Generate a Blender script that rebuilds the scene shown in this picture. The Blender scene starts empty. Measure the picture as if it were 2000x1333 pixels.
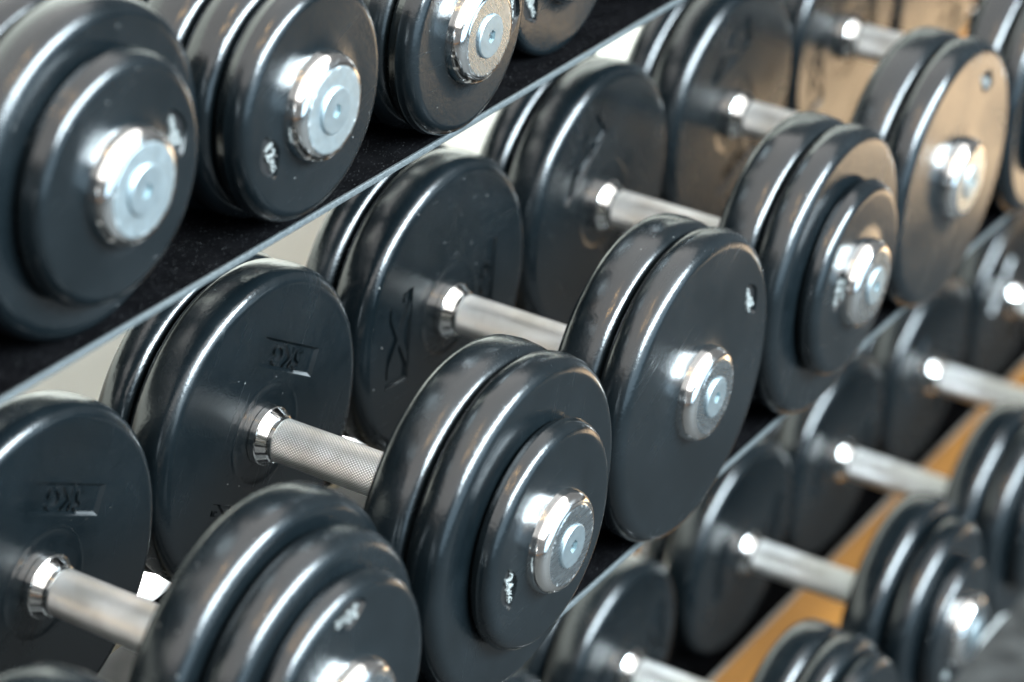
import bpy, bmesh, math, random
from mathutils import Matrix, Vector
random.seed(7)
SC = bpy.context.scene
COL = SC.collection
PI = math.pi

# ------------------------------------------------------------------ camera
cam_d = bpy.data.cameras.new("camera")
cam = bpy.data.objects.new("camera", cam_d)
COL.objects.link(cam)
right = Vector((0.5110518, -0.8572027, 0.0634789))
down = Vector((-0.3683479, -0.2851325, -0.8848838))
fwd = Vector((0.7766246, 0.4288391, -0.4614663))
M = Matrix((right, -down, -fwd)).transposed().to_4x4()
M.translation = Vector((-1.3615776, -0.9435409, 0.9373450))
cam.matrix_world = M
cam_d.sensor_width = 36.0
cam_d.lens = 100.02
cam_d.clip_start = 0.05
cam_d.clip_end = 60.0
cam_d.dof.use_dof = True
cam_d.dof.focus_distance = 1.84
cam_d.dof.aperture_fstop = 3.9
SC.camera = cam

# ------------------------------------------------------------------ world and lamps
SC.view_settings.view_transform = 'Standard'
SC.view_settings.look = 'None'
SC.view_settings.exposure = 0.0
SC.view_settings.gamma = 1.0
world = bpy.data.worlds.new("World")
SC.world = world
world.use_nodes = True
bgn = world.node_tree.nodes["Background"]
bgn.inputs[0].default_value = (0.96, 0.985, 1.0, 1)
bgn.inputs[1].default_value = 0.22


def area(name, loc, target, sx, sy, power, colour, spread=PI):
    l = bpy.data.lights.new(name, 'AREA')
    l.shape = 'RECTANGLE'
    l.size, l.size_y = sx, sy
    l.energy = power
    l.color = colour
    l.spread = spread
    o = bpy.data.objects.new(name, l)
    o.location = loc
    d = Vector(target) - Vector(loc)
    o.rotation_euler = d.to_track_quat('-Z', 'Y').to_euler()
    COL.objects.link(o)
    return o


# the big daylight window that every rim mirrors
area("window_light", (0.45, -3.6, 2.30), (0.3, 0.0, 0.2), 4.2, 1.15, 1300, (0.76, 0.91, 1.0))
# dimmer lower panes of the same window
area("window_light_low", (0.2, -4.2, 0.45), (0.3, 0.0, 0.0), 7.0, 1.9, 120, (0.55, 0.80, 1.0))
# broad pale ceiling above the rack
area("ceiling_light", (-1.6, -0.3, 2.95), (-1.6, -0.3, 0.0), 9.0, 7.6, 620, (1.0, 0.975, 0.94))
# added lamp brightening the unseen far floor that the plates mirror
area("far_floor_fill", (3.3, -1.4, 2.4), (3.3, -1.4, -0.8), 1.8, 1.8, 84, (1.0, 0.94, 0.87), 0.8)
# added strip lamp that whitens the foot of the wall behind the rack
area("wall_foot_fill", (1.9, 0.69, -0.46), (1.9, 0.69, -0.80), 5.0, 0.02, 20, (1.0, 0.99, 0.97), 0.32)


def spot_disc(name, loc, r, power):
    l = bpy.data.lights.new(name, 'AREA')
    l.shape = 'DISK'
    l.size = r
    l.energy = power
    l.color = (1.0, 0.62, 0.25)
    o = bpy.data.objects.new(name, l)
    o.location = loc
    COL.objects.link(o)


for p in ((-1.3, -0.45, 2.7), (-0.5, -0.3, 2.7), (-1.0, -1.1, 2.7)):
    spot_disc("ceiling_downlight", p, 0.16, 6)


# ------------------------------------------------------------------ materials
def new_mat(name):
    m = bpy.data.materials.new(name)
    m.use_nodes = True
    nt = m.node_tree
    return m, nt, nt.nodes, nt.links, nt.nodes["Principled BSDF"]


def math_node(nt, op, a=None, b=None, c=None):
    n = nt.nodes.new("ShaderNodeMath")
    n.operation = op
    for i, v in enumerate((a, b, c)):
        if v is None:
            continue
        if isinstance(v, (int, float)):
            n.inputs[i].default_value = v
        else:
            nt.links.new(v, n.inputs[i])
    return n.outputs[0]


def noise(nt, scale, detail=3, vec=None, rough=0.5):
    n = nt.nodes.new("ShaderNodeTexNoise")
    n.inputs["Scale"].default_value = scale
    n.inputs["Detail"].default_value = detail
    n.inputs["Roughness"].default_value = rough
    if vec is not None:
        nt.links.new(vec, n.inputs["Vector"])
    return n


def ramp(nt, fac, stops):
    r = nt.nodes.new("ShaderNodeValToRGB")
    e = r.color_ramp.elements
    e[0].position, e[0].color = stops[0]
    e[1].position, e[1].color = stops[-1]
    for p, c in stops[1:-1]:
        x = e.new(p)
        x.color = c
    nt.links.new(fac, r.inputs[0])
    return r.outputs[0]


def g(v, a=1.0):
    return (v, v, v, a)


def obj_coords(nt):
    tc = nt.nodes.new("ShaderNodeTexCoord")
    oi = nt.nodes.new("ShaderNodeObjectInfo")
    ad = nt.nodes.new("ShaderNodeVectorMath")
    ad.operation = 'MULTIPLY_ADD'
    nt.links.new(oi.outputs["Random"], ad.inputs[0])
    ad.inputs[1].default_value = (13.7, 5.1, 9.3)
    nt.links.new(tc.outputs["Object"], ad.inputs[2])
    return ad.outputs[0]


def bump(nt, bsdf, height, strength, dist):
    b = nt.nodes.new("ShaderNodeBump")
    b.inputs["Strength"].default_value = strength
    b.inputs["Distance"].default_value = dist
    nt.links.new(height, b.inputs["Height"])
    nt.links.new(b.outputs[0], bsdf.inputs["Normal"])


def make_rubber():
    m, nt, nodes, L, B = new_mat("black_rubber")
    v = obj_coords(nt)
    smear = noise(nt, 16, 6, v, 0.62)
    fine = noise(nt, 420, 2, v)
    # dust specks
    vor = nodes.new("ShaderNodeTexVoronoi")
    vor.inputs["Scale"].default_value = 105
    L.new(v, vor.inputs["Vector"])
    sep = nodes.new("ShaderNodeSeparateColor")
    L.new(vor.outputs["Color"], sep.inputs[0])
    size = math_node(nt, 'MULTIPLY', sep.outputs[1], 0.07)
    near = math_node(nt, 'LESS_THAN', vor.outputs["Distance"], size)
    some = math_node(nt, 'GREATER_THAN', sep.outputs[0], 0.62)
    speck = math_node(nt, 'MULTIPLY', near, some)
    base = ramp(nt, smear.outputs[0], [(0.3, (0.0018, 0.0032, 0.0040, 1)), (0.75, (0.0038, 0.0060, 0.0074, 1))])
    mix = nodes.new("ShaderNodeMix")
    mix.data_type = 'RGBA'
    L.new(math_node(nt, 'MULTIPLY', speck, 0.55), mix.inputs[0])
    L.new(base, mix.inputs[6])
    mix.inputs[7].default_value = (0.30, 0.30, 0.29, 1)
    L.new(mix.outputs[2], B.inputs["Base Color"])
    # scuffs : thin stretched noise
    mp = nodes.new("ShaderNodeMapping")
    mp.inputs["Scale"].default_value = (3, 60, 90)
    mp.inputs["Rotation"].default_value = (0.4, 0.7, 0.5)
    L.new(v, mp.inputs[0])
    scuff = noise(nt, 3, 5, mp.outputs[0], 0.65)
    r1 = ramp(nt, smear.outputs[0], [(0.28, g(0.13)), (0.72, g(0.30))])
    r2 = ramp(nt, scuff.outputs[0], [(0.58, g(0.0)), (0.75, g(0.12))])
    L.new(math_node(nt, 'ADD', r1, r2), B.inputs["Roughness"])
    B.inputs["Specular IOR Level"].default_value = 0.5
    bump(nt, B, math_node(nt, 'ADD', fine.outputs[0], math_node(nt, 'MULTIPLY', smear.outputs[0], 3.0)), 0.12, 0.0009)
    return m


def make_chrome(name, base, rough, scratch, scr_scale=1.0, chips=False):
    m, nt, nodes, L, B = new_mat(name)
    v = obj_coords(nt)
    B.inputs["Metallic"].default_value = 1.0
    n1 = noise(nt, 60 * scr_scale, 5, v, 0.7)
    mp = nodes.new("ShaderNodeMapping")
    mp.inputs["Scale"].default_value = (20, 20, 160)
    mp.inputs["Rotation"].default_value = (0.3, 0.5, 0.9)
    L.new(v, mp.inputs[0])
    n2 = noise(nt, 4, 4, mp.outputs[0], 0.6)
    col = ramp(nt, n1.outputs[0], [(0.25, tuple(c * 0.80 for c in base) + (1,)), (0.6, base + (1,))])
    ro = ramp(nt, n2.outputs[0], [(0.45, g(rough)), (0.72, g(rough + scratch))])
    if chips:                                  # knocked bright chips along the rim of the face
        tc = nodes.new("ShaderNodeTexCoord")
        sp = nodes.new("ShaderNodeSeparateXYZ")
        L.new(tc.outputs["Object"], sp.inputs[0])
        rr = math_node(nt, 'SQRT', math_node(nt, 'ADD', math_node(nt, 'POWER', sp.outputs[0], 2.0), math_node(nt, 'POWER', sp.outputs[2], 2.0)))
        edge = ramp(nt, math_node(nt, 'MULTIPLY', rr, 30.0), [(0.73, g(0)), (0.80, g(1))])
        cn = noise(nt, 330, 2, v, 0.6)
        chip = math_node(nt, 'MULTIPLY', edge, ramp(nt, cn.outputs[0], [(0.60, g(0)), (0.66, g(0.8))]))
        mx = nodes.new("ShaderNodeMix")
        mx.data_type = 'RGBA'
        L.new(chip, mx.inputs[0])
        L.new(col, mx.inputs[6])
        mx.inputs[7].default_value = (0.88, 0.90, 0.90, 1)
        col = mx.outputs[2]
        ro = math_node(nt, 'ADD', ro, math_node(nt, 'MULTIPLY', chip, 0.30))
    L.new(col, B.inputs["Base Color"])
    L.new(ro, B.inputs["Roughness"])
    if name != "chrome":
        bump(nt, B, n2.outputs[0], 0.02 + scratch * 0.05, 0.0003)
    return m


def make_knurl():
    m, nt, nodes, L, B = new_mat("knurled_steel")
    tc = nodes.new("ShaderNodeTexCoord")
    sp = nodes.new("ShaderNodeSeparateXYZ")
    L.new(tc.outputs["Object"], sp.inputs[0])
    a = math_node(nt, 'ARCTAN2', sp.outputs[0], sp.outputs[2])
    ua = math_node(nt, 'MULTIPLY', a, 44 / (2 * PI))
    uy = math_node(nt, 'MULTIPLY', sp.outputs[1], 1 / 0.0026)
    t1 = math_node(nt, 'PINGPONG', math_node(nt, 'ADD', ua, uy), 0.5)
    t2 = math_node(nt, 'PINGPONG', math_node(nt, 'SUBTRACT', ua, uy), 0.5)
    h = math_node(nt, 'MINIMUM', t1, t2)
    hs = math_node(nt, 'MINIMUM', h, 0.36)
    # plain ends near the collars
    e = math_node(nt, 'LESS_THAN', math_node(nt, 'ABSOLUTE', sp.outputs[1]), 0.0545)
    hh = math_node(nt, 'MULTIPLY', hs, e)
    B.inputs["Metallic"].default_value = 1.0
    v = obj_coords(nt)
    grime = noise(nt, 35, 4, v)
    col = ramp(nt, grime.outputs[0], [(0.35, (0.72, 0.72, 0.69, 1)), (0.6, (0.93, 0.94, 0.93, 1))])
    mix = nodes.new("ShaderNodeMix")
    mix.data_type = 'RGBA'
    mix.blend_type = 'MULTIPLY'
    mix.inputs[0].default_value = 1.0
    L.new(col, mix.inputs[6])
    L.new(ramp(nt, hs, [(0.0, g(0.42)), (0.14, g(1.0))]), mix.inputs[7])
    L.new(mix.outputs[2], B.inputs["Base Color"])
    B.inputs["Roughness"].default_value = 0.40
    bump(nt, B, hh, 1.0, 0.0015)
    return m


def make_plain(name, c0, c1, scale, rough, metallic=0.0, bumpd=0.0, detail=4, specks=0.0):
    m, nt, nodes, L, B = new_mat(name)
    v = obj_coords(nt)
    n = noise(nt, scale, detail, v, 0.6)
    col = ramp(nt, n.outputs[0], [(0.3, c0 + (1,)), (0.7, c1 + (1,))])
    if specks:
        s = noise(nt, 900, 1, v)
        mix = nodes.new("ShaderNodeMix")
        mix.data_type = 'RGBA'
        L.new(ramp(nt, s.outputs[0], [(0.69, g(0)), (0.80, g(specks))]), mix.inputs[0])
        L.new(col, mix.inputs[6])
        mix.inputs[7].default_value = (0.35, 0.36, 0.37, 1)
        col = mix.outputs[2]
    L.new(col, B.inputs["Base Color"])
    B.inputs["Roughness"].default_value = rough
    B.inputs["Metallic"].default_value = metallic
    if bumpd:
        bump(nt, B, n.outputs[0], 0.5, bumpd)
    return m


def make_wood():
    m, nt, nodes, L, B = new_mat("wood_floor")
    tc = nodes.new("ShaderNodeTexCoord")
    mp = nodes.new("ShaderNodeMapping")
    mp.inputs["Scale"].default_value = (2.0, 26, 1)
    L.new(tc.outputs["Object"], mp.inputs[0])
    n = noise(nt, 1.6, 5, mp.outputs[0], 0.6)
    L.new(ramp(nt, n.outputs[0], [(0.3, (0.18, 0.074, 0.013, 1)), (0.7, (0.27, 0.115, 0.021, 1))]), B.inputs["Base Color"])
    B.inputs["Roughness"].default_value = 0.6
    B.inputs["Specular IOR Level"].default_value = 0.15
    return m


RUBBER = make_rubber()
CHROME = make_chrome("chrome", (0.88, 0.875, 0.86), 0.10, 0.14)
SATIN = make_chrome("scuffed_cap_face", (0.46, 0.51, 0.54), 0.26, 0.08, 3.0, True)
ZINC = make_chrome("zinc_bolt", (0.40, 0.47, 0.50), 0.42, 0.06)
MATTE = make_chrome("matte_cap_face", (0.50, 0.58, 0.61), 0.40, 0.08, 3.0, True)
SOCKET = make_plain("bolt_socket", (0.16, 0.23, 0.25), (0.26, 0.34, 0.36), 200, 0.5, 0.6)
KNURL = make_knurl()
WHITE_INK = make_plain("white_paint", (0.15, 0.16, 0.158), (0.21, 0.225, 0.22), 300, 0.9)
WHITE_INK.node_tree.nodes["Principled BSDF"].inputs["Specular IOR Level"].default_value = 0.1
BLACK_STEEL = make_plain("black_powder_coat", (0.0014, 0.0014, 0.0016), (0.003, 0.003, 0.0034), 60, 0.62, 0, 0.0003, 4, 0.22)
BLACK_STEEL.node_tree.nodes["Principled BSDF"].inputs["Specular IOR Level"].default_value = 0.0
BADGE = make_plain("black_badge", (0.002, 0.002, 0.0022), (0.003, 0.003, 0.0033), 60, 0.5)
WORN_EDGE = make_plain("worn_steel_edge", (0.03, 0.034, 0.036), (0.10, 0.115, 0.12), 900, 0.55, 0.3, 0.0006, 2)
BRIGHTENED_EDGE = make_plain("brightened_worn_edge", (0.34, 0.34, 0.33), (0.55, 0.55, 0.53), 500, 0.5, 0.3)  # worn edge lightened to make up for weak light on the low trays
GOLD_EDGE = make_plain("worn_brown_edge", (0.20, 0.15, 0.09), (0.33, 0.27, 0.18), 300, 0.5, 0.3)
WALL = make_plain("beige_wall", (0.79, 0.745, 0.63), (0.84, 0.795, 0.68), 3, 0.8)
SUN_STRIP = make_plain("white_sun_strip", (0.78, 0.77, 0.74), (0.82, 0.81, 0.79), 20, 0.5)  # white colour in place of sunlight on the floor by the wall
MAT = make_plain("dark_rubber_floor", (0.003, 0.003, 0.003), (0.046, 0.045, 0.043), 26, 0.7, 0, 0.001, 5)
MAT.node_tree.nodes["Principled BSDF"].inputs["Specular IOR Level"].default_value = 0.25
WOOD = make_wood()


# ------------------------------------------------------------------ mesh helpers
def tag(o, label=None, cat=None, group=None, kind=None):
    for k, v in (("label", label), ("category", cat), ("group", group), ("kind", kind)):
        if v:
            o[k] = v
    return o


def link(name, mesh, parent=None, loc=(0, 0, 0), rot=(0, 0, 0)):
    o = bpy.data.objects.new(name, mesh)
    COL.objects.link(o)
    if parent is not None:
        o.parent = parent
    o.location = loc
    o.rotation_euler = rot
    return o


def bm_to_mesh(bm, name, mats, smooth=True, angle=28):
    bmesh.ops.recalc_face_normals(bm, faces=bm.faces)
    me = bpy.data.meshes.new(name)
    bm.to_mesh(me)
    bm.free()
    for m in (mats if isinstance(mats, (list, tuple)) else [mats]):
        me.materials.append(m)
    if smooth:
        for p in me.polygons:
            p.use_smooth = True
        me.set_sharp_from_angle(angle=math.radians(angle))
    return me


def lathe_bm(profile, seg=112):
    """closed solid of revolution about local Y; profile = [(r, y)...], open at the axis, ends capped by n-gons"""
    bm = bmesh.new()
    rings = []
    for r, y in profile:
        rings.append([bm.verts.new((r * math.cos(2 * PI * k / seg), y, r * math.sin(2 * PI * k / seg))) for k in range(seg)])
    for a, b in zip(rings[:-1], rings[1:]):
        for k in range(seg):
            bm.faces.new((a[k], a[(k + 1) % seg], b[(k + 1) % seg], b[k]))
    bm.faces.new(rings[0])
    bm.faces.new(list(reversed(rings[-1])))
    return bm


def box_mesh(name, lo, hi, mat, bevel=0.0):
    bm = bmesh.new()
    bmesh.ops.create_cube(bm, size=1.0)
    for v in bm.verts:
        v.co = Vector([(lo[i] + hi[i]) / 2 + v.co[i] * (hi[i] - lo[i]) for i in range(3)])
    if bevel:
        bmesh.ops.bevel(bm, geom=bm.edges[:], offset=bevel, segments=2, affect='EDGES', profile=0.5)
    return bm_to_mesh(bm, name, mat, smooth=bool(bevel), angle=50)


def frustum(poly, depth, taper, front=0.0012):
    """cutter for a sunk panel: outline on the face plane y=0, floor at y=depth, sides sloping inward"""
    c = Vector((sum(p[0] for p in poly) / len(poly), sum(p[1] for p in poly) / len(poly)))
    bm = bmesh.new()

    def ring(off, y):
        out = []
        n = len(poly)
        for i in range(n):
            p = Vector(poly[i])
            a = (Vector(poly[i]) - Vector(poly[i - 1])).normalized()
            b = (Vector(poly[(i + 1) % n]) - Vector(poly[i])).normalized()
            t = (a + b).normalized()
            nrm = Vector((t.y, -t.x))
            if nrm.dot(c - p) < 0:
                nrm = -nrm
            q = p + nrm * off / max(0.5, abs(a.dot(t)))
            out.append(bm.verts.new((q.x, y, q.y)))
        return out
    r0 = ring(-taper * front / depth, -front)
    r1 = ring(taper, depth)
    n = len(poly)
    for i in range(n):
        bm.faces.new((r0[i], r0[(i + 1) % n], r1[(i + 1) % n], r1[i]))
    bm.faces.new(r0)
    bm.faces.new(list(reversed(r1)))
    bmesh.ops.recalc_face_normals(bm, faces=bm.faces)
    me = bpy.data.meshes.new("cutter")
    bm.to_mesh(me)
    bm.free()
    return me


def carve(me, cutters, name, mats):
    """cut sunk panels into a plate and return the new mesh"""
    o = bpy.data.objects.new("carve_tmp", me)
    COL.objects.link(o)
    tmp = []
    for c in cutters:
        co = bpy.data.objects.new("cutter_tmp", c)
        COL.objects.link(co)
        md = o.modifiers.new("b", 'BOOLEAN')
        md.operation = 'DIFFERENCE'
        md.solver = 'EXACT'
        md.object = co
        tmp.append(co)
    dg = bpy.context.evaluated_depsgraph_get()
    dg.update()
    out = bpy.data.meshes.new_from_object(o.evaluated_get(dg))
    out.name = name
    for t in tmp + [o]:
        bpy.data.objects.remove(t)
    out.materials.clear()
    for m in mats:
        out.materials.append(m)
    for p in out.polygons:
        p.use_smooth = True
    out.set_sharp_from_angle(angle=math.radians(26))
    return out


def arc(r0, y0, r1, y1, n, start_flat):
    """quarter ellipse from (r0,y0) to (r1,y1); start_flat: leaves the first point along r"""
    pts = []
    for i in range(1, n):
        t = i / n * PI / 2
        if start_flat:
            pts.append((r0 + (r1 - r0) * math.sin(t), y0 + (y1 - y0) * (1 - math.cos(t))))
        else:
            pts.append((r0 + (r1 - r0) * (1 - math.cos(t)), y0 + (y1 - y0) * math.sin(t)))
    return pts


def plate_profile(R, t, hub, rf=None):
    """show face at y=0 looking to -Y, body to +Y"""
    yf = min(0.0115, t * 0.50) if rf is None else rf * 0.9
    rf = rf or min(0.0112, R * 0.125)
    rb = min(0.0115, t * 0.36)
    p = []
    if hub:                                    # moulded swell of rubber round the cap
        h, a, b = 0.0014, 0.0335, 0.0515 if R > 0.1 else 0.0470
        p.append((a - 0.004, -h))
        for i in range(9):
            s = i / 8
            p.append((a + (b - a) * s, -h * (1 - s) ** 2.2))
        p.append((b + 0.0006, 0))
    else:                                      # faint raised ring round the grip end
        p += [(0.030, 0.0), (0.0345, 0.0), (0.0352, -0.00022), (0.0370, -0.00022), (0.0380, 0.0), (0.0386, 0.0)]
    p += [(R - rf - 0.0006, 0), (R - rf, 0)]
    p += arc(R - rf, 0, R - 0.0006, yf, 9, True)
    p += [(R - 0.0006, yf), (R, (yf + t - rb) / 2), (R - 0.0006, t - rb)]
    p += arc(R - 0.0006, t - rb, R - rb - 0.0006, t, 5, False)
    p += [(R - rb - 0.0006, t), (R - rb - 0.0014, t), (0.02, t)]
    return p


def lens_poly(rad, hl=0.0162, hw=0.0086, n=9):
    """badge outline centred at (rad,0), long side along the rim"""
    up, dn = [], []
    for i in range(n):
        s = -1 + 2 * i / (n - 1)
        w = hw * (1 - abs(s) ** 1.7) + 0.0012
        up.append((rad + w, s * hl))
        dn.append((rad - w, s * hl))
    return up + list(reversed(dn))


def rect_poly(r0, r1, half):
    return [(r1, -half), (r1, half), (r0, half), (r0, -half)]


PLATES = {}


def plate_mesh(R, t, style, brad=0.0, rf=None):
    key = (round(R, 4), round(t, 4), style, round(brad, 4), rf)
    if key in PLATES:
        return PLATES[key]
    bm = lathe_bm(plate_profile(R, t, style == 'badge', rf))
    me = bm_to_mesh(bm, "weight_plate", RUBBER)
    if style == 'badge':
        me = carve(me, [frustum(lens_poly(brad), 0.0024, 0.0012)], "weight_plate", [RUBBER, BADGE])
        for f in me.polygons:
            c = f.center
            if c.y > 0.0021 and c.y < 0.0027 and abs(f.normal.y) > 0.9 and abs(c.x - brad) < 0.012 and abs(c.z) < 0.02:
                f.material_index = 1
    elif style == 'inner':
        k = R / 0.115
        me = carve(me, [frustum(rect_poly(0.0435 * k, 0.0640 * k, 0.0365 * k), 0.0026, 0.0020),
                        frustum(rect_poly(-0.0515 * k, -0.0820 * k, 0.0365 * k), 0.0025, 0.0012)],
                   "weight_plate", [RUBBER])
    PLATES[key] = me
    return me


CAP = bm_to_mesh(lathe_bm([(0.0150, 0.0135), (0.0340, 0.0135), (0.0346, 0.0132), (0.0346, 0.0100)]
                          + arc(0.0346, 0.0100, 0.0276, 0.0004, 12, False)
                          + [(0.0276, 0.0004), (0.0272, 0.0001), (0.0266, 0.0), (0.0260, 0.0), (0.0160, 0.0)], 128),
                 "end_cap", [CHROME, SATIN], angle=35)
for p in CAP.polygons:
    c = p.center
    if math.hypot(c.x, c.z) < 0.0269 and c.y < 0.002:
        p.material_index = 1


MATTE_CAP = CAP.copy()
MATTE_CAP.materials[1] = MATTE


def bolt_mesh():
    bm = bmesh.new()
    seg = 48
    prof = [(0.0150, 0.0012), (0.0148, -0.0012), (0.0140, -0.0018), (0.0134, -0.0018)]
    rings = [[bm.verts.new((r * math.cos(2 * PI * k / seg), y, r * math.sin(2 * PI * k / seg))) for k in range(seg)] for r, y in prof]
    for a, b in zip(rings[:-1], rings[1:]):
        for k in range(seg):
            bm.faces.new((a[k], a[(k + 1) % seg], b[(k + 1) % seg], b[k]))
    hexr = 0.0046

    def hexring(y, r):
        return [bm.verts.new((r * math.cos(PI / 3 * (k // 8) + 0.2) * (1 - (k % 8) / 8) + r * math.cos(PI / 3 * (k // 8 + 1) + 0.2) * ((k % 8) / 8), y,
                              r * math.sin(PI / 3 * (k // 8) + 0.2) * (1 - (k % 8) / 8) + r * math.sin(PI / 3 * (k // 8 + 1) + 0.2) * ((k % 8) / 8))) for k in range(seg)]
    h0, h1 = hexring(-0.0018, hexr), hexring(0.0030, hexr * 0.95)
    # line the two rings up
    off = int(round(0.2 / (2 * PI) * seg))
    for k in range(seg):
        bm.faces.new((rings[-1][(k + off) % seg], rings[-1][(k + off + 1) % seg], h0[(k + 1) % seg], h0[k]))
    sock = []
    for k in range(seg):
        sock.append(bm.faces.new((h0[k], h0[(k + 1) % seg], h1[(k + 1) % seg], h1[k])))
    sock.append(bm.faces.new(h1))
    for f in sock:
        f.material_index = 1
    return bm_to_mesh(bm, "bolt", [ZINC, SOCKET], angle=25)


BOLT = bolt_mesh()
COLLAR = bm_to_mesh(lathe_bm([(0.012, 0.0), (0.0204, 0.0), (0.0207, -0.0004), (0.0207, -0.0052), (0.0203, -0.0058),
                              (0.0200, -0.0060), (0.0166, -0.0122), (0.0163, -0.0124), (0.0156, -0.0128), (0.0154, -0.0150), (0.012, -0.0150)], 72),
                    "collar", CHROME, angle=24)
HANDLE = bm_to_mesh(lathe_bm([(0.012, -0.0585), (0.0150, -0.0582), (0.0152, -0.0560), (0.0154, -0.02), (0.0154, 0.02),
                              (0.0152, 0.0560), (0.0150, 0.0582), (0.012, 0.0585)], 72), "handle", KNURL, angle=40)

TEXTS = {}


def text_curve(body, size, depth, mat, sx=1.0):
    key = (body, size, depth, mat.name)
    if key not in TEXTS:
        c = bpy.data.curves.new("lettering", 'FONT')
        c.body = body
        c.size = size
        c.align_x = 'CENTER'
        c.align_y = 'CENTER'
        c.extrude = depth
        c.offset = size * 0.004
        c.resolution_u = 2
        c.materials.append(mat)
        o = bpy.data.objects.new("text_tmp", c)
        COL.objects.link(o)
        dg = bpy.context.evaluated_depsgraph_get()
        me = bpy.data.meshes.new_from_object(o.evaluated_get(dg))
        me.name = "lettering"
        bpy.data.objects.remove(o)
        TEXTS[key] = me
    return TEXTS[key]


def put_text(name, plate, body, size, rad, along, y, depth, mat, flip=False, scale=(1, 1, 1)):
    """text along the rim (local +Z), glyph tops toward the axis, facing -Y; flip: on the far side of the axis"""
    o = bpy.data.objects.new(name, text_curve(body, size, depth, mat))
    COL.objects.link(o)
    o.parent = plate
    s = -1 if flip else 1
    m = Matrix(((0, -s, 0), (0, 0, -1), (s, 0, 0))).to_4x4()
    m.translation = Vector((s * rad, y, s * along))
    o.matrix_local = m @ Matrix.Diagonal((scale[0], scale[1], scale[2], 1))
    return o


# ------------------------------------------------------------------ dumbbells
MID = -0.080
GAPH = 0.0705                                 # half the free grip length
GROUP = "rubber dumbbells on the rack"


def dumbbell(x, y0, z, rest, plates, label, weight="", badge=None, inner=0.0, yaw=0.0, bolt_turn=0.0):
    """x, y0, z: grip axis at the rear face; rest: height of the tray; plates: [(R, t)...] from the grip outwards"""
    root = bpy.data.objects.new("dumbbell", None)
    root.empty_display_size = 0.05
    COL.objects.link(root)
    root.location = (x, y0 + MID, rest)
    root.rotation_euler = (0, 0, math.radians(yaw))
    tag(root, label, "dumbbell", GROUP)
    h = z - rest
    link("handle", HANDLE, root, (0, 0, h))
    link("collar", COLLAR, root, (0, GAPH, h), (0, 0.7 + x, 0))
    link("collar", COLLAR, root, (0, -GAPH, h), (0, 0.3 + x, PI))
    for side in (-1, 1):                      # -1 front head, +1 rear head
        y = GAPH
        for i, (R, t, *edge) in enumerate(plates):
            last = i == len(plates) - 1
            first = i == 0
            if side < 0:                      # show face outward, toward -Y
                style = 'badge' if last else 'plain'
                ang = badge[1] if (last and badge) else 20.0 + 57 * i
                brad = badge[0] if badge else R * 0.7
                if last and not badge:
                    style, brad = 'badge', R * 0.70
                p = link("weight_plate", plate_mesh(R, t, style, brad if style == 'badge' else 0, edge[0] if edge else None), root,
                         (0, -(y + t), h), (0, -math.radians(ang), 0))
                if last and weight:
                    put_text("lettering", p, weight, 0.0116, brad - 0.0014, -0.0038, 0.0012, 0.0008, WHITE_INK)
                    put_text("lettering", p, "KG", 0.0060, brad - 0.0010, 0.0076, 0.0012, 0.0008, WHITE_INK)
            elif first:                       # the marked face looks along the grip
                p = link("weight_plate", plate_mesh(R, t, 'inner'), root, (0, y, h), (0, -math.radians(inner), 0))
                k = R / 0.115
                put_text("lettering", p, "5KG", 0.0205 * k, 0.0545 * k, 0.0, 0.0017, 0.0010, RUBBER)
                put_text("lettering", p, "X", 0.040 * k, 0.0665 * k, 0.0, 0.0017, 0.0009, RUBBER, True, (2.0, 0.95, 1))
                put_text("lettering", p, "TM", 0.0055 * k, 0.0590 * k, -0.029 * k, 0.0020, 0.0006, RUBBER, True)
            else:
                p = link("weight_plate", plate_mesh(R, t, 'plain'), root, (0, y + t, h), (0, 0, PI))
            y += t
        if side < 0:
            c = link("end_cap", MATTE_CAP if z > 0.27 else CAP, root, (0, -(y + 0.0135), h), (0, bolt_turn, 0))
            link("bolt", BOLT, c, (0, 0, 0))
        else:
            c = link("end_cap", CAP, root, (0, y + 0.0135, h), (0, 0, PI))
            link("bolt", BOLT, c, (0, 0, 0))
    return root


BIG = 0.1144
T3K = [(BIG, 0.0365), (BIG, 0.0275), (0.0775, 0.0170)]
T2K = [(BIG, 0.0365), (BIG, 0.0275)]
DX = 0.231
ZM = -0.115
mid = [
    (-2, T3K, "30", (0.058, 150), 40, "dumbbell showing only a front rim in the bottom left corner"),
    (-1, [(0.115, 0.0365), (0.101, 0.0275), (0.083, 0.0170)], "30", (0.0672, 93), 64,
     "blurred dumbbell marked 30 KG at bottom left with three stepped front plates"),
    (0, T3K, "24", (0.0542, -169), 61, "sharp rubber dumbbell marked 24 KG with scratched chrome cap, middle shelf, bottom centre"),
    (1, T2K, "20", (0.0849, 30), -2, "rubber dumbbell marked 20 KG on the middle shelf right behind the sharp 24 KG one"),
    (2, T3K, "24", (0.0398, 171), -52, "blurred dumbbell marked 24 KG with small third plate behind the 20 KG one"),
    (3, T2K, "20", (0.0830, 61.5), -73, "blurred dumbbell whose big front plate mirrors tan light, upper right on the middle shelf"),
    (4, T3K, "24", (0.0542, 100), 15, "blurred dumbbell cut by the right edge with its pale grip at upper right"),
    (5, T2K, "20", (0.0830, 200), 100, "dark dumbbell in the top right corner, only the rear plates in view"),
    (6, T2K, "20", (0.0830, 40), 10, "farthest dumbbell of the middle shelf, a rear rim in the top right corner"),
]
for i, pl, w, b, inn, lab in mid:
    dumbbell(i * DX, 0.0, 0.0, ZM, pl, lab, w, b, inn, bolt_turn=0.5 * i, yaw=(0.3, -0.5, 0, 0, 0.4, -0.4, 0.6, -0.6, 0.4)[i + 2])

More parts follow.
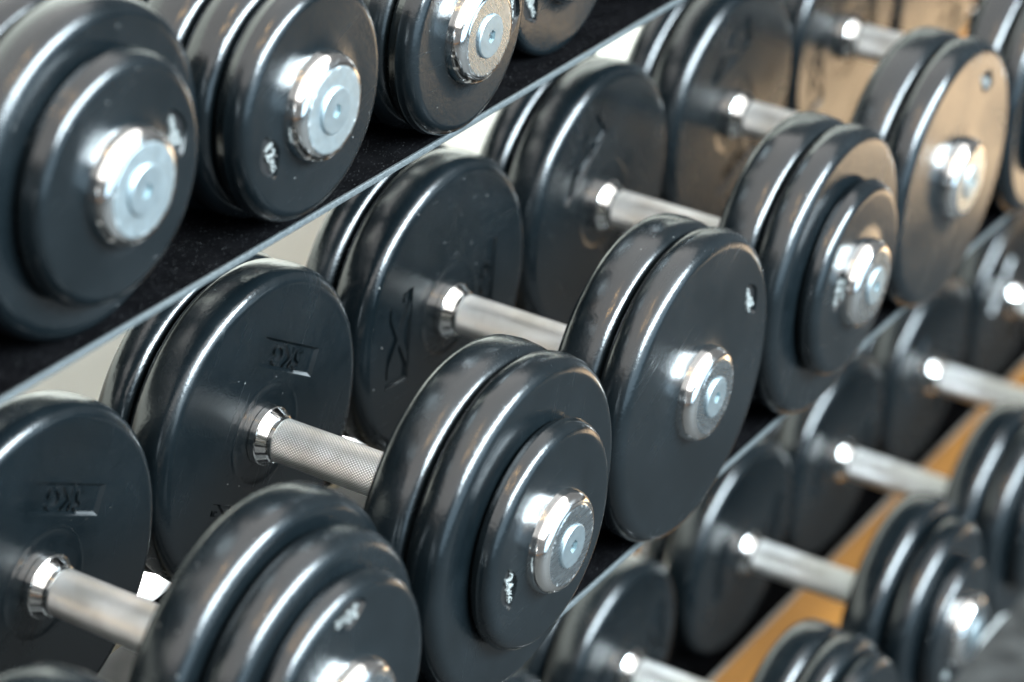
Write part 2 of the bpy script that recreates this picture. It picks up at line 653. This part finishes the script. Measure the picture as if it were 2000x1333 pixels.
ZT = 0.187
T0p = [(0.099, 0.0365), (0.099, 0.0330), (0.0735, 0.0190)]
T1p = [(0.083, 0.0365), (0.080, 0.0290), (0.0755, 0.0240)]
T2p = [(0.0765, 0.0365), (0.0745, 0.0250), (0.0725, 0.0220)]
T3p = [(0.078, 0.0365), (0.077, 0.0250), (0.0765, 0.0190, 0.006)]


def y0_for(plates, cap_face):
    return cap_face - (MID - GAPH - sum(q[1] for q in plates) - 0.0150)


top = [
    (-0.450, -0.09, 0.287, T0p, "30", (0.05, 200), "rubber dumbbell barely entering at the top left corner of the upper shelf"),
    (-0.236, -0.09, 0.2857, T0p, "20", (0.0485, 17), "large blurred upper shelf dumbbell at left, small plate on two big ones"),
    (-0.051, -0.09, 0.2713, T1p, "12", (0.0503, -158), "upper shelf dumbbell with badge left of its chrome cap, second from left"),
    (0.128, -0.09, 0.2640, T2p, "12", (0.0522, -4), "upper shelf dumbbell with peeling chrome cap and badge right of the cap"),
    (0.300, -0.0625, 0.2640, T3p, "10", (0.0535, -150), "upper shelf dumbbell marked 10 KG with plain tan mirroring face, cut by the top edge"),
    (0.475, -0.075, 0.2640, T3p, "10", (0.0535, 60), "upper shelf dumbbell of which only the lowest rim shows at the top edge"),
]
for x, cf, z, pl, w, b, lab in top:
    dumbbell(x, y0_for(pl, cf), z, ZT, pl, lab, w, b, 30 + 200 * x, bolt_turn=x * 7)

ZB = -0.567
low = [
    (0.300, [(0.103, 0.0365), (0.103, 0.0275), (0.08, 0.017)], "16", "low shelf dumbbell at the bottom edge below the sharp 24 KG one, rear rim only"),
    (0.526, [(0.100, 0.0365), (0.100, 0.0275), (0.090, 0.0200)], "18", "low shelf dumbbell cut by the bottom edge with three similar front plates"),
    (0.757, [(0.108, 0.0365), (0.095, 0.0275), (0.066, 0.0170)], "16", "very blurred low shelf dumbbell with complete front head beside the grey floor"),
    (0.972, [(0.108, 0.0365), (0.100, 0.0275), (0.066, 0.0170)], "16", "very blurred low shelf dumbbell whose cap touches the right edge"),
    (1.198, [(0.108, 0.0365), (0.108, 0.0275), (0.066, 0.0170)], "16", "very blurred low shelf dumbbell with grip running out at the right edge"),
    (1.425, [(0.108, 0.0365), (0.108, 0.0275)], "14", "farthest low shelf dumbbell in view, dark rear plate at the right edge"),
]
for i, (x, pl, w, lab) in enumerate(low):
    dumbbell(x, -0.029, ZB + max(p[0] for p in pl), ZB, pl, lab, w, (pl[-1][0] * 0.72, 100 + 70 * i), 200 - 12 * i)

# ------------------------------------------------------------------ rack
rack = bpy.data.objects.new("dumbbell_rack", None)
COL.objects.link(rack)
rack.location = (0.8, 0.0, -0.8)
tag(rack, "black steel three tier rack carrying the rows of dumbbells", "rack")
X0, X1 = -1.6, 3.2


def tray(z, y_front, y_back, edge_mat, thick=0.005, edge_h=0.0046):
    def L(x, y, zz):
        return (x - 0.8, y, zz + 0.8)
    t = link("tray", box_mesh("tray", L(X0, y_front + 0.0022, z - thick), L(X1, y_back, z - 0.0002), BLACK_STEEL, 0.0008), rack)
    link("tray_edge", box_mesh("tray_edge", L(X0, y_front, z - thick + 0.0002), L(X1, y_front + 0.0022, z - thick + edge_h), edge_mat, 0.0005), t)
    return t


tray(ZT, -0.061, 0.050, WORN_EDGE)
tray(ZT, 0.130, 0.260, GOLD_EDGE)
tray(ZM, -0.196, -0.130, WORN_EDGE)
tray(ZM, 0.0215, 0.034, GOLD_EDGE)
tray(ZB, -0.232, -0.150, BRIGHTENED_EDGE)
tray(ZB, -0.047, 0.045, BRIGHTENED_EDGE)
for xx in (X0, X1):
    link("upright", box_mesh("upright", (xx - 0.8 - 0.04, -0.10, 0.0), (xx - 0.8 - 0.002, -0.02, 1.25), BLACK_STEEL, 0.003), rack)
    link("upright", box_mesh("upright", (xx - 0.8 + 0.002, 0.05, 0.0), (xx - 0.8 + 0.04, 0.13, 1.25), BLACK_STEEL, 0.003), rack)

# ------------------------------------------------------------------ setting
FZ = -0.80
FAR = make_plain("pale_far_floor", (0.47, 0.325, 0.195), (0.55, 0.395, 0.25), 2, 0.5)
tag(link("far_floor", box_mesh("far_floor", (2.36, -1.48, FZ + 0.0005), (4.5, -0.40, FZ + 0.006), FAR)), kind="structure")
tag(link("floor", box_mesh("floor", (-6, -7, FZ - 0.05), (12, 0.72, FZ), WOOD)), kind="structure")
tag(link("rubber_floor", box_mesh("rubber_floor", (-5, -6.5, FZ + 0.0005), (2.35, -0.125, FZ + 0.008), MAT)), kind="structure")
tag(link("rubber_floor", box_mesh("rubber_floor", (-5, -0.124, FZ + 0.0005), (0.95, 0.299, FZ + 0.008), MAT)), kind="structure")
tag(link("rubber_floor", box_mesh("rubber_floor", (-5, 0.30, FZ + 0.0005), (1.9, 0.656, FZ + 0.008), MAT)), kind="structure")
tag(link("rubber_floor", box_mesh("rubber_floor", (2.351, -6.5, FZ + 0.0005), (4.509, -1.485, FZ + 0.008), MAT)), kind="structure")
tag(link("rubber_floor", box_mesh("rubber_floor", (4.51, -6.5, FZ + 0.0005), (11, -0.40, FZ + 0.008), MAT)), kind="structure")
wall = tag(link("wall", box_mesh("wall", (-6, 0.72, FZ - 0.05), (12, 0.85, 1.2), WALL)), kind="structure")
link("sun_strip", box_mesh("sun_strip", (-6, 0.662, FZ + 0.0005), (12, 0.7195, FZ + 0.030), SUN_STRIP, 0.002), wall)  # added white ledge standing in for a sunlit strip of floor
